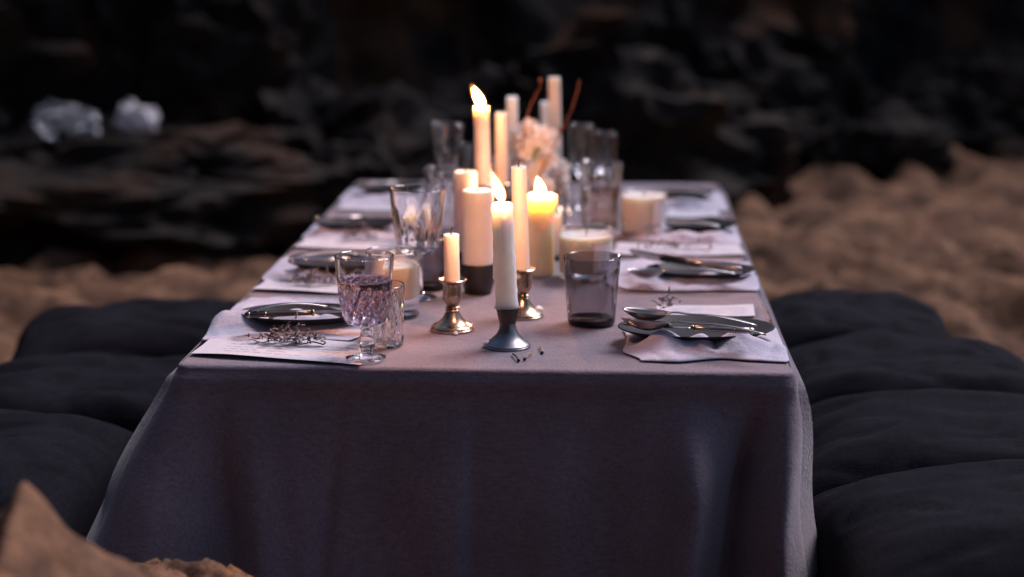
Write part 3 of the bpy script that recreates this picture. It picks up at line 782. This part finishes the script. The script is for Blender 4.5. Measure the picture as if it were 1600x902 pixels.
def goblet(px, py, top, label, rb, fl, rfoot=.030, ribs=0, stem=.35, drink=0, Y=None, waist=.75, group='clear goblets'):
    if Y is None: x, y = tab(px, py)
    else: p = at(px, py, Y=Y); x, y = p.x, Y
    h = hgt(top, y, px)
    o = empty('goblet', (x, y, TZ + .001), 0, label, 'goblet', group)
    zs = h * stem
    foot = [(0, 0), (rfoot, 0), (rfoot * 1.01, .0014), (rfoot * .9, .0032), (rfoot * .4, .007), (.0075, .012), (.0062, zs * .5), (.0070, zs * .85)]
    bowl = smoothp([(.0070, zs * .85), (rb * .62, zs), (rb * waist, zs + (h - zs) * .18), (rb * (waist + .10), zs + (h - zs) * .5), (rb * fl, h)], 8)
    th, base = .0022, zs + .006
    inner = [(r - th, z) for r, z in bowl if z > base + .003]
    prof = foot + bowl[1:] + [(bowl[-1][0] - th * .5, h + .001)] + list(reversed(inner)) + [(inner[0][0] * .7, base), (0, base)]
    om = {(round(r, 6), round(z, 6)) for r, z in bowl}
    rf = None
    if ribs: rf = lambda a, r, z: r - .0035 * (1 - abs(math.cos(ribs * a / 2))) * (1 - sst(h * .55, h * .9, z)) if (round(r, 6), round(z, 6)) in om and z > zs else r
    lathe('glass', prof, M['glass'], o, 96 if ribs else 64, rf=rf, sharp=30)
    if drink:
        lv = zs + (h - zs) * drink
        ins = [(r + .0003, z) for r, z in inner if z < lv]; rl = ins[-1][0] + .0005
        lathe('drink', [(0, base - .0004), (ins[0][0] * .7, base - .0002)] + ins + [(rl, lv), (rl * .9, lv - .0006), (0, lv - .0007)], M['rose'], o, 48)
    return o
goblet(654, 467, 296, 'ribbed clear goblet with a wide mouth behind the candle jar', .0445, 1.0, .030, 10, .44, waist=.80)
goblet(699, 340, 195, 'flared clear goblet catching orange candle glints behind the ribbed one', .036, 1.0, .030, 6, .42, Y=1.20, waist=.62)
goblet(738, 322, 228, 'small clear goblet behind the lit taper', .028, 1.0, .026, 0, .4, Y=1.42)
tumbler(693, 370, 264, .031, .036, 'clear tumbler between the ribbed goblet and the flared goblet', Y=1.02, rf=lambda a, r, z: r - .0018 * (1 - abs(math.cos(6 * a))), n=96)
tumbler(938, 350, 256, .036, .043, 'ribbed clear tumbler of rose drink tinted for orange glints beside the candle jar', Y=1.12, rf=lambda a, r, z: r - .0028 * (1 - abs(math.cos(6 * a))), n=96, drink=.62, dm='rose_glint')
tumbler(900, 345, 293, .026, .029, 'small plain clear glass beside the rose drink', Y=1.00)
goblet(908, 322, 196, 'tall clear goblet standing behind the rose drink', .028, 1.0, .028, 0, .45, Y=1.36, waist=.85)
goblet(945, 315, 208, 'slim clear goblet behind the tall one, close to the table head', .025, 1.0, .027, 0, .45, Y=1.50, waist=.85)

def candle_jar(px, py, top, r, label, fill=.78, wax0=.16, lab=None, Y=None, mat='wax'):
    if Y is None: x, y = tab(px, py)
    else: p = at(px, py, Y=Y); x, y = p.x, Y
    h = hgt(top, y, px)
    o = empty('candle_jar', (x, y, TZ + .001), 0, label, 'candle jar', 'white candles in straight glass jars')
    outer = [(0, .0006), (r * .9, 0), (r * .98, .001), (r, .004)] + [(r, .004 + (h - .004) * t) for t in [i / 12 for i in range(1, 13)]]
    lathe('glass', shell(outer, .0024, h * wax0), M['glass'], o, 64, sharp=28)
    ri = r - .0021; zt = h * fill
    lathe('wax', [(0, h * wax0 - .0004), (ri, h * wax0 - .0002), (ri, zt + .002), (ri - .003, zt), (ri * .5, zt - .001), (0, zt - .001)], M[mat], o, 48)
    wk = tube('wick', [(0, 0, -.002), (.0005, 0, .006), (.002, 0, .010)], .0011, M['wick'], o, 6); wk.location = (0, 0, zt)
    if lab:
        a0, a1, z0, z1 = lab
        v, f = gridf(20, 4, lambda u, v_: ((r + .0006) * math.cos(R(a0 + (a1 - a0) * u)), (r + .0006) * math.sin(R(a0 + (a1 - a0) * u)), h * (z0 + (z1 - z0) * v_)))
        obj('paper_label', v, f, M['paper_label'], o)
    return o
candle_jar(614, 493, 393, .0415, 'candle jar with a paper label behind the cut crystal tumbler', .80, .30, (165, 275, .40, .96), mat='waxp')
candle_jar(915, 434, 357, .0455, 'candle jar right behind the smoked grey tumbler', .86, .14, (-72, -18, .2, .75))
candle_jar(1005, 369, 303, .0435, 'candle jar with a pale label standing alone beside the third plate', .95, .13, (-66, -12, .14, .84))
candle_jar(657, 388, 316, .0330, 'candle jar seen through the ribbed clear goblet', .90, .14)

# --- place settings
def plate(px, py, r, label, rz=0, oval=.62, mat='plate', z=.011):
    q_ = at(px, py, z=TZ + z + .012); x, y = q_.x, q_.y
    def rf(a, rr, zz): return rr * (1 + .014 * N(math.cos(a) * 2 + x * 9, math.sin(a) * 2, y * 7))
    pr = [(0, 0), (r * .66, 0), (r * .72, .0015), (r * .84, .0050), (r * .96, .0100), (r, .0122), (r * .998, .0138), (r * .975, .0132), (r * .83, .0076), (r * .72, .0042), (r * .66, .0032), (r * .3, .0026), (0, .0024)]
    o = lathe('plate', pr, M[mat], None, 72, rf=rf, sharp=None)
    o.location = (x, y, TZ + z); o.rotation_euler = (0, 0, rz)
    o.scale = (1, oval, 1)
    return tag(o, label, 'plate', 'dark plates on the table')
def menu(c, label, curl=.004, z=.0012, seed=0):
    """paper strip from its four corners on the table top, one long edge curling up"""
    P = [Vector((p[0], p[1], 0)) for p in c]
    def fun(u, v_):
        p = P[0].lerp(P[1], u).lerp(P[3].lerp(P[2], u), v_)
        p.z = TZ + z + .0006 + curl * (.5 + .5 * math.sin(u * 5 + seed)) * (abs(v_ * 2 - 1) ** 2) * .6 + .0012 * (1 + N(u * 3 + seed, v_ * 2, seed))
        return p
    v, f = slab(30, 10, fun, .0004)
    o = obj('menu_card', v, f, M['paper'], sharp=60)
    tag(o, label, 'menu card', 'white menu cards')
    rnd = random.Random(seed); L_ = []
    for k in range(5):
        v0 = .2 + .13 * k; u0 = .12 + rnd.uniform(0, .06); 
        while u0 < .88:
            u1 = u0 + rnd.uniform(.02, .06)
            if rnd.random() < .8:
                L_.append(gridf(4, 2, lambda u, w2, u0=u0, u1=u1, v0=v0: fun(u0 + (u1 - u0) * u, v0 + .022 * w2) + Vector((0, 0, .0003))))
            u0 = u1 + .014
    v, f = join(L_); tag(obj('print', v, f, M['ink'], o), kind='stuff')
    return o
def napkin(x0, x1, y0, y1, label, hh=.006, fold=.012, fy=.2, seed=0, skew=0.0, over=None, z=.0006, fringe=False):
    """linen napkin; a raised rolled fold runs along v=fy; it bends down past the table edge"""
    S = seed * 4.7
    xc = (x0 + x1) / 2
    def fun(u, v_):
        e = min(v_, 1 - v_)
        cr = 1 - .16 * (1 - sst(0, .30, e)) ** 2
        x = xc + (x0 + (x1 - x0) * u - xc) * cr + .010 * N(u * 3, v_ * 4, S) + skew * (v_ - .5)
        y = y0 + (y1 - y0) * v_ + .012 * N(u * 3 + S, v_ * 2, S) + .010 * math.sin(u * 5 + S) * (1 - v_)
        zz = hh * (.2 + abs(fbm((u * 3.4 + S, v_ * 3.6, S), 3)))
        c = .62 + .5 * N(u * 6.5, S, 1.5) + .45 * (abs(math.sin(u * 8.5 + S + 1.2 * N(u * 5, 0, S))) - .5)
        zz += fold * max(.12, c) * (gs(v_, fy, .13) if v_ < fy else gs(v_, fy, .085))
        zz += .12 * fold * gs(v_, fy + .32, .10) * (.5 + .5 * math.sin(u * 9 + 2 * S))
        zz *= sst(-.01, .16, u) * sst(-.01, .16, 1 - u) * sst(-.015, .05, e)
        cap = .0075 if v_ > fy + .16 else .0075 + .05 * sst(0, .12, fy + .16 - v_)
        zz = min(zz, cap)
        x = max(-HW + .006, min(HW - .006, x))
        return Vector((x, y, TZ + z + zz + .0022))
    v, f = slab(72, 44, fun, .0010)
    o = obj('napkin', v, f, M['napkin'])
    tag(o, label, 'napkin', 'pale linen napkins')
    if fringe:
        rnd = random.Random(seed); L_ = []
        for k in range(60):
            u = .25 + .55 * k / 60; a = fun(u, .93)
            d = Vector((rnd.uniform(-.004, .004), rnd.uniform(.001, .005), rnd.uniform(.0, .005)))
            L_.append(tube_vf([a, a + d * .6, a + d + Vector((rnd.uniform(-.002, .002), 0, 0))], .00025, 4))
        v, f = join(L_); tag(obj('fringe', v, f, M['napkin'], o), kind='stuff')
    return o
def sprig(px, py, ln, label, rz=0, seed=0, z=.003, dens=1.0):
    x, y = tab(px, py); rnd = random.Random(seed)
    o = empty('dried_sprig', (x, y, TZ + z), R(rz), label, 'dried sprig', 'dried flower sprigs')
    st = [Vector((-ln / 2 + ln * i / 14, .004 * math.sin(i * .9 + seed), .002 + .0015 * math.sin(i * 1.7))) for i in range(15)]
    tube('stem', st, [.0006 + .0005 * i / 14 for i in range(15)], M['dry'], o, 6)
    L_ = []
    for k in range(int(44 * dens)):
        t = min(1, abs(rnd.gauss(.58, .20))); c = Vector((-ln / 2 + ln * t, .002, .004))
        rad = .012 * math.exp(-((t - .58) / .25) ** 2) + .003
        p = c + Vector((rnd.gauss(0, .6), rnd.gauss(0, .6), abs(rnd.gauss(0, .8)))) * rad
        pts = [p]; a = rnd.uniform(0, 6.28); el = rnd.uniform(-.3, .9); tw = rnd.uniform(-1.1, 1.1)
        for q in range(6):
            p = p + Vector((math.cos(a) * math.cos(el), math.sin(a) * math.cos(el), math.sin(el))) * .0026
            p.z = max(p.z, .0006); a += tw; el += rnd.uniform(-.5, .3); pts.append(p)
        L_.append(tube_vf(pts, [.0008, .0016, .0021, .0021, .0016, .0011, .0005], 5, .45))
    for k in range(int(60 * dens)):
        t = min(1, max(0, rnd.gauss(.55, .22))); c = Vector((-ln / 2 + ln * t, .002, .003))
        rad = .012 * math.exp(-((t - .58) / .25) ** 2) + .003
        p = c + Vector((rnd.gauss(0, .6), rnd.gauss(0, .6), abs(rnd.gauss(0, .7)))) * rad
        d = Vector((rnd.uniform(-1, 1), rnd.uniform(-1, 1), rnd.uniform(-.1, .8))).normalized(); sd_ = d.cross(Vector((rnd.uniform(-.4, .4), .2, 1))).normalized(); up = sd_.cross(d)
        l_ = rnd.uniform(.004, .009); w_ = l_ * rnd.uniform(.2, .36); cu = rnd.uniform(-.6, .8)
        def lf(u, v_, p=p, d=d, sd_=sd_, up=up, l_=l_, w_=w_, cu=cu):
            q = p + d * (l_ * v_) + sd_ * (w_ * (u * 2 - 1) * math.sin(math.pi * (.08 + .88 * v_))) + up * (cu * l_ * v_ * v_ + w_ * .6 * abs(u * 2 - 1))
            q.z = max(q.z, .0005); return q
        L_.append(gridf(3, 5, lf))
    v, f = join(L_); tag(obj('curled_petals', v, f, M['dryl'], o), kind='stuff')
    L_ = []
    for k in range(int(9 * dens)):
        t = rnd.uniform(.08, .95); c = Vector((-ln / 2 + ln * t, rnd.uniform(-.006, .006), rnd.uniform(.002, .006))); s = rnd.uniform(.0012, .0022)
        v, f = lathe_vf([(0, -s), (s, 0), (s * .6, s), (0, s * 1.5)], 7); L_.append(([Vector(q) + c for q in v], f))
    v, f = join(L_); tag(obj('seed_heads', v, f, M['dry'], o), kind='stuff')
    return o
# cutlery, modelled along +X (handle end at x=0), laid on a sloped line from a to b
def aim(o, a, b, roll=0):
    a, b = Vector(a), Vector(b); d = (b - a).normalized()
    s = Vector((0, 0, 1)).cross(d).normalized(); u = d.cross(s)
    m = Matrix((d, s, u)).transposed()
    o.matrix_world = Matrix.Translation(a) @ m.to_4x4() @ Matrix.Rotation(roll, 4, 'X')
def loft(secs, n=12):
    """sections (x, y, z, half width, half thickness)"""
    v, f = [], []
    for (x, y, z, w_, h_) in secs:
        for k in range(n):
            a = 2 * math.pi * k / n
            v.append(Vector((x, y + w_ * math.cos(a), z + h_ * math.sin(a))))
    for i in range(len(secs) - 1):
        for k in range(n):
            a, b = i * n + k, i * n + (k + 1) % n; f.append((a, b, b + n, a + n))
    f.append(tuple(range(n))); m = (len(secs) - 1) * n; f.append(tuple(range(m, m + n)))
    return v, f
def spoon(a, b, label, ln, roll=0, wide=1.0):
    o = empty('spoon', (0, 0, 0), 0, label, 'spoon', 'old steel cutlery')
    hl = ln * .66
    secs = []
    for i in range(17):
        t = i / 16
        secs.append((hl * t, 0, .010 * math.sin(math.pi * t) * .7 + (.004 * gs(t, .92, .12)), .0082 * wide * (math.sin(math.pi * min(1, .12 + .5 * t)) if t < .35 else 1) * (1 - .66 * sst(.1, .75, t)) + .0006, .0016 - .0004 * t))
    v, f = loft(secs); obj('handle', v, f, M['steel'], o)
    bl = ln - hl
    def fun(u, v_):
        t = v_; wd = .0175 * wide * math.sin(math.pi * min(1, .10 + .88 * t)) ** .62
        s_ = u * 2 - 1
        dp = .0135 * math.sin(math.pi * t) ** .8 * (1 - s_ * s_)
        return Vector((hl - .004 + (bl + .004) * t, wd * s_, .0035 - dp + .004 * t * 0))
    v, f = slab(15, 20, fun, .0010); obj('bowl', v, f, M['steel'], o)
    aim(o, a, b, roll); return o
def fork(a, b, label, ln, roll=0):
    o = empty('fork', (0, 0, 0), 0, label, 'fork', 'old steel cutlery')
    hl = ln * .62; secs = []
    for i in range(17):
        t = i / 16
        secs.append((hl * t, 0, .008 * math.sin(math.pi * t), .0080 * (1 - .64 * sst(.1, .75, t)) * sst(-.15, .12, t) + .0006, .0015))
    v, f = loft(secs); obj('handle', v, f, M['steel'], o)
    tl = ln - hl; parts = [loft([(hl - .004, 0, 0, .003, .0013), (hl + .008, 0, -.002, .0095, .0012), (hl + .024, 0, -.005, .0115, .0011), (hl + .030, 0, -.005, .0113, .0010)])]
    obj('neck', *parts[0], M['steel'], o)
    for k in range(4):
        yy = -.0090 + .006 * k
        v, f = loft([(hl + .029, yy, -.005, .0020, .0010), (hl + .05, yy, -.004, .0017, .0010), (ln, yy * .95, .003, .0008, .0006)], 6)
        obj('tine', v, f, M['steel'], o)
    aim(o, a, b, roll); return o
def knife(a, b, label, ln, handle='horn', roll=0, banded=True):
    o = empty('knife', (0, 0, 0), 0, label, 'knife', 'old steel cutlery')
    hl = ln * .46
    v, f = loft([(0, 0, 0, .003, .002), (.003, 0, 0, .0068, .0044), (hl * .3, 0, 0, .0074, .0048), (hl * .7, 0, 0, .0066, .0044), (hl, 0, 0, .0060, .0042)]); obj('handle', v, f, M[handle], o)
    if banded:
        for q in (.006, hl * .30, hl):
            v, f = loft([(q - .0018, 0, 0, .0070, .0047), (q - .0008, 0, 0, .0076, .0051), (q + .0008, 0, 0, .0076, .0051), (q + .0018, 0, 0, .0070, .0047)]); obj('band', v, f, M['gold'], o)
    v, f = loft([(hl, 0, 0, .0050, .0022), (hl + .006, 0, 0, .0080, .0014), (hl + .03, .001, 0, .0092, .0010), (ln * .85, .001, 0, .0098, .0009), (ln * .97, .004, 0, .0060, .0008), (ln, .006, 0, .0012, .0006)], 10); obj('blade', v, f, M['steel'], o)
    aim(o, a, b, roll); return o
WS, SS = 'wine glass side', 'smoked tumbler side'
def tz(px, py, dz): p = at(px, py, z=TZ + dz); return (p.x, p.y, p.z)

# front setting, smoked tumbler side
napkin(.192, .430, .055, .285, 'rumpled pale napkin with a scalloped hem under the front plate', .007, .024, .26, 1, .0)
plate(1088, 511, .113, 'dark shallow plate with two spoons lying across it beside the smoked tumbler', 0.06)
menu([tab(1030, 497), tab(1180, 497), tab(1177, 479), tab(1025, 483)], 'menu card sticking out behind the plate with two spoons', seed=1)
sprig(1040, 493, .035, 'small dark sprig poking up behind the plate with two spoons', 60, 3, .012, .25)
spoon(tz(1183, 509, .044), tz(962, 484, .052), 'spoon with a bowl glowing orange on the front plate', .195)
spoon(tz(1196, 523, .040), tz(956, 499, .040), 'lower spoon with a pale handle on the front plate', .212, R(12), .95)
knife(tz(1180, 517, .038), tz(1000, 508, .036), 'banded knife lying between the two spoons', .190, 'steel')
# second setting
napkin(.175, .440, .52, .77, 'pale napkin under the second plate on the ' + SS, .006, .020, .24, 2)
plate(1094, 420, .092, 'dark plate with a bright rim behind the plate with two spoons', 0.06)
menu([tab(958, 402), tab(1165, 402), tab(1155, 386), tab(965, 384)], 'menu card behind the second plate on the ' + SS, seed=2, curl=.006)
sprig(1040, 398, .16, 'long dried sprig strewn on the menu behind the second plate', 4, 5, .008, .45)
knife(tz(1160, 423, .034), tz(985, 396, .036), 'bluish knife with its blade sticking out from the second plate', .225, 'steel', R(60), False)
spoon(tz(1150, 428, .032), tz(1010, 425, .030), 'spoon across the second plate on the ' + SS, .180)
# third setting
napkin(.20, .440, .95, 1.20, 'pale napkin under the third plate beside the lone candle jar', .006, .014, .2, 3)
plate(1092, 348, .076, 'dark plate beside the candle jar that stands alone', 0.06)
menu([tab(1040, 342), tab(1125, 342), tab(1120, 327), tab(1045, 327)], 'menu card behind the third plate on the ' + SS, seed=3)
fork(tz(1125, 354, .032), tz(1020, 350, .030), 'fork across the plate beside the lone candle jar', .175)
# fourth setting
napkin(.19, .435, 1.34, 1.58, 'pale napkin under the last plate on the ' + SS, .006, .012, .2, 4)
plate(1060, 299, .078, 'dark plate at the table head on the ' + SS, 0.06)
spoon(tz(1105, 303, .032), tz(1005, 300, .030), 'spoon across the last plate on the ' + SS, .17)

# front setting, wine glass side
menu([(-.414, .050), (-.168, .004), (-.160, .122), (-.405, .168)], 'menu card lying under the foot of the rose wine glass', .005, seed=6)
sprig(446, 542, .112, 'tangle of curled dried flowers on the menu by the wine glass', -8, 9, .005, 1.15)
napkin(-.436, -.175, .135, .425, 'frayed pale napkin beside the cut crystal tumbler', .006, .024, .34, 6, .02, fringe=True)
plate(474, 488, .094, 'dark plate with a dark-handled knife beside the cut crystal tumbler', 0.06)
knife(tz(382, 492, .036), tz(600, 484, .036), 'knife with a dark handle and brass bands on the front plate', .215)
fork(tz(388, 487, .040), tz(590, 474, .038), 'fork lying behind the brass-banded knife', .190)
# second
menu([(-.415, .482), (-.175, .452), (-.170, .565), (-.405, .600)], 'menu card strewn with a dried sprig behind the brass-banded knife', .005, seed=7)
sprig(487, 449, .085, 'dried sprig on the second menu card of the ' + WS, 5, 12, .006, .9)
napkin(-.430, -.180, .545, .790, 'pale napkin under the second plate on the ' + WS, .006, .015, .22, 7)
plate(532, 408, .090, 'dark plate second in the row on the ' + WS, 0.06)
knife(tz(450, 408, .036), tz(610, 404, .036), 'knife on the second plate of the ' + WS, .205, 'steel')
fork(tz(452, 402, .038), tz(600, 396, .036), 'fork on the second plate of the ' + WS, .185)
# third
menu([(-.415, .86), (-.180, .84), (-.175, .975), (-.405, .99)], 'menu card with a curved sprig behind the ribbed goblet', .005, seed=8)
sprig(560, 379, .075, 'dried sprig curving over the third menu card', -6, 15, .006, .6)
napkin(-.430, -.185, .95, 1.19, 'pale napkin under the third plate on the ' + WS, .006, .014, .22, 8)
plate(556, 346, .084, 'dark plate third in the row on the ' + WS, 0.06)
knife(tz(490, 342, .036), tz(620, 338, .034), 'knife with a gleaming end jutting past the third plate', .215, 'steel')
# fourth
menu([(-.405, 1.30), (-.185, 1.29), (-.180, 1.42), (-.395, 1.43)], 'menu card before the last plate on the ' + WS, .004, seed=9)
napkin(-.425, -.19, 1.38, 1.61, 'pale napkin under the last plate on the ' + WS, .005, .012, .22, 9)
plate(612, 291, .082, 'dark plate at the table head on the ' + WS, 0.06)
knife(tz(560, 288, .036), tz(660, 284, .034), 'knife on the last plate of the ' + WS, .205, 'steel')

# burnt matches
def burnt_match(p0, p1, label):
    a = at(*p0, z=TZ + .002); b = at(*p1, z=TZ + .002); o = empty('burnt_match', (0, 0, 0), 0, label, 'match', 'burnt matches')
    mid = a.lerp(b, .5) + Vector((0, 0, .002))
    tube('stick', [a, mid, b], .0012, M['match'] if 'brown' in label else M['soot'], o, 6)
    d = (b - a).normalized()
    tube('head', [b - d * .002, b - d * .001, b + d * .002, b + d * .004], [.0010, .0022, .0024, .0010], M['soot'], o, 8)
burnt_match((801, 553), (810, 563), 'black burnt match leaning on the pewter candlestick foot')
burnt_match((831, 552), (820, 561), 'brown burnt match with a charred head by the pewter foot')
burnt_match((844, 541), (847, 551), 'short brown burnt match lying apart on the cloth')

# ================================================================ litter on the flat boulder
def crumpled(name, loc, size, seed, mat, label, cat, amp=.35, sub=4):
    bm = bmesh.new(); bmesh.ops.create_icosphere(bm, subdivisions=sub, radius=1); S = Vector((seed, seed * 2, 0))
    for vt in bm.verts:
        p = vt.co.copy(); r = 1 + amp * noise.ridged_multi_fractal(p * 1.4 + S, .9, 2.1, 4, 1, 2) * .5 - amp * .5 + .25 * N(*(p * 1.2 + S)) + .10 * (noise.cell(p * 3 + S) - .5)
        vt.co = Vector((p.x * size[0], p.y * size[1], p.z * size[2])) * r
    v = [tuple(q.co) for q in bm.verts]; f = [tuple(q.index for q in e.verts) for e in bm.faces]; bm.free()
    o = obj(name, v, f, M[mat], sharp=25); o.location = loc; return tag(o, label, cat)
bpy.context.view_layer.update()
def rest(x, y):                                   # height of the flat boulder's surface below (x, y)
    ok, hit, _, _ = ledge.ray_cast(Vector((x, y, 3)) - ledge.location, Vector((0, 0, -1)))
    return hit.z + ledge.location.z if ok else 0
p = at(102, 190, Y=3.35)
ledge.location.z += (p.z - 0.045) - rest(p.x, p.y); bpy.context.view_layer.update()
bag = crumpled('plastic_bag', p, (.100, .06, .060), 4, 'plastic', 'crumpled clear plastic bag lying on the broad dark boulder', 'plastic bag', .8)
for k, (px, py) in enumerate(((147, 188), (149, 207))):
    q = at(px, py, Y=3.26)
    c = lathe('bottle_cap', [(0, -.014), (.012, -.013), (.014, 0), (.011, .012), (0, .014)], M['cap'], bag, 16, sharp=None); c.location = q - p
for k, (a_, b_) in enumerate((((62, 188), (100, 178)), ((110, 210), (138, 200)))):
    A, B = at(*a_, Y=3.25) - p, at(*b_, Y=3.25) - p
    tube('paper_scrap', [A, A.lerp(B, .5) + Vector((0, -.01, .004)), B], [.008, .013, .009], M['cap'], bag, 8)
p = at(214, 172, Y=3.42); p.z = rest(p.x, p.y) + .040
crumpled('crumpled_tissue', p, (.062, .05, .060), 9, 'crumple', 'crumpled white tissue beside the plastic bag on the boulder', 'tissue', .85)
bpy.context.view_layer.update()
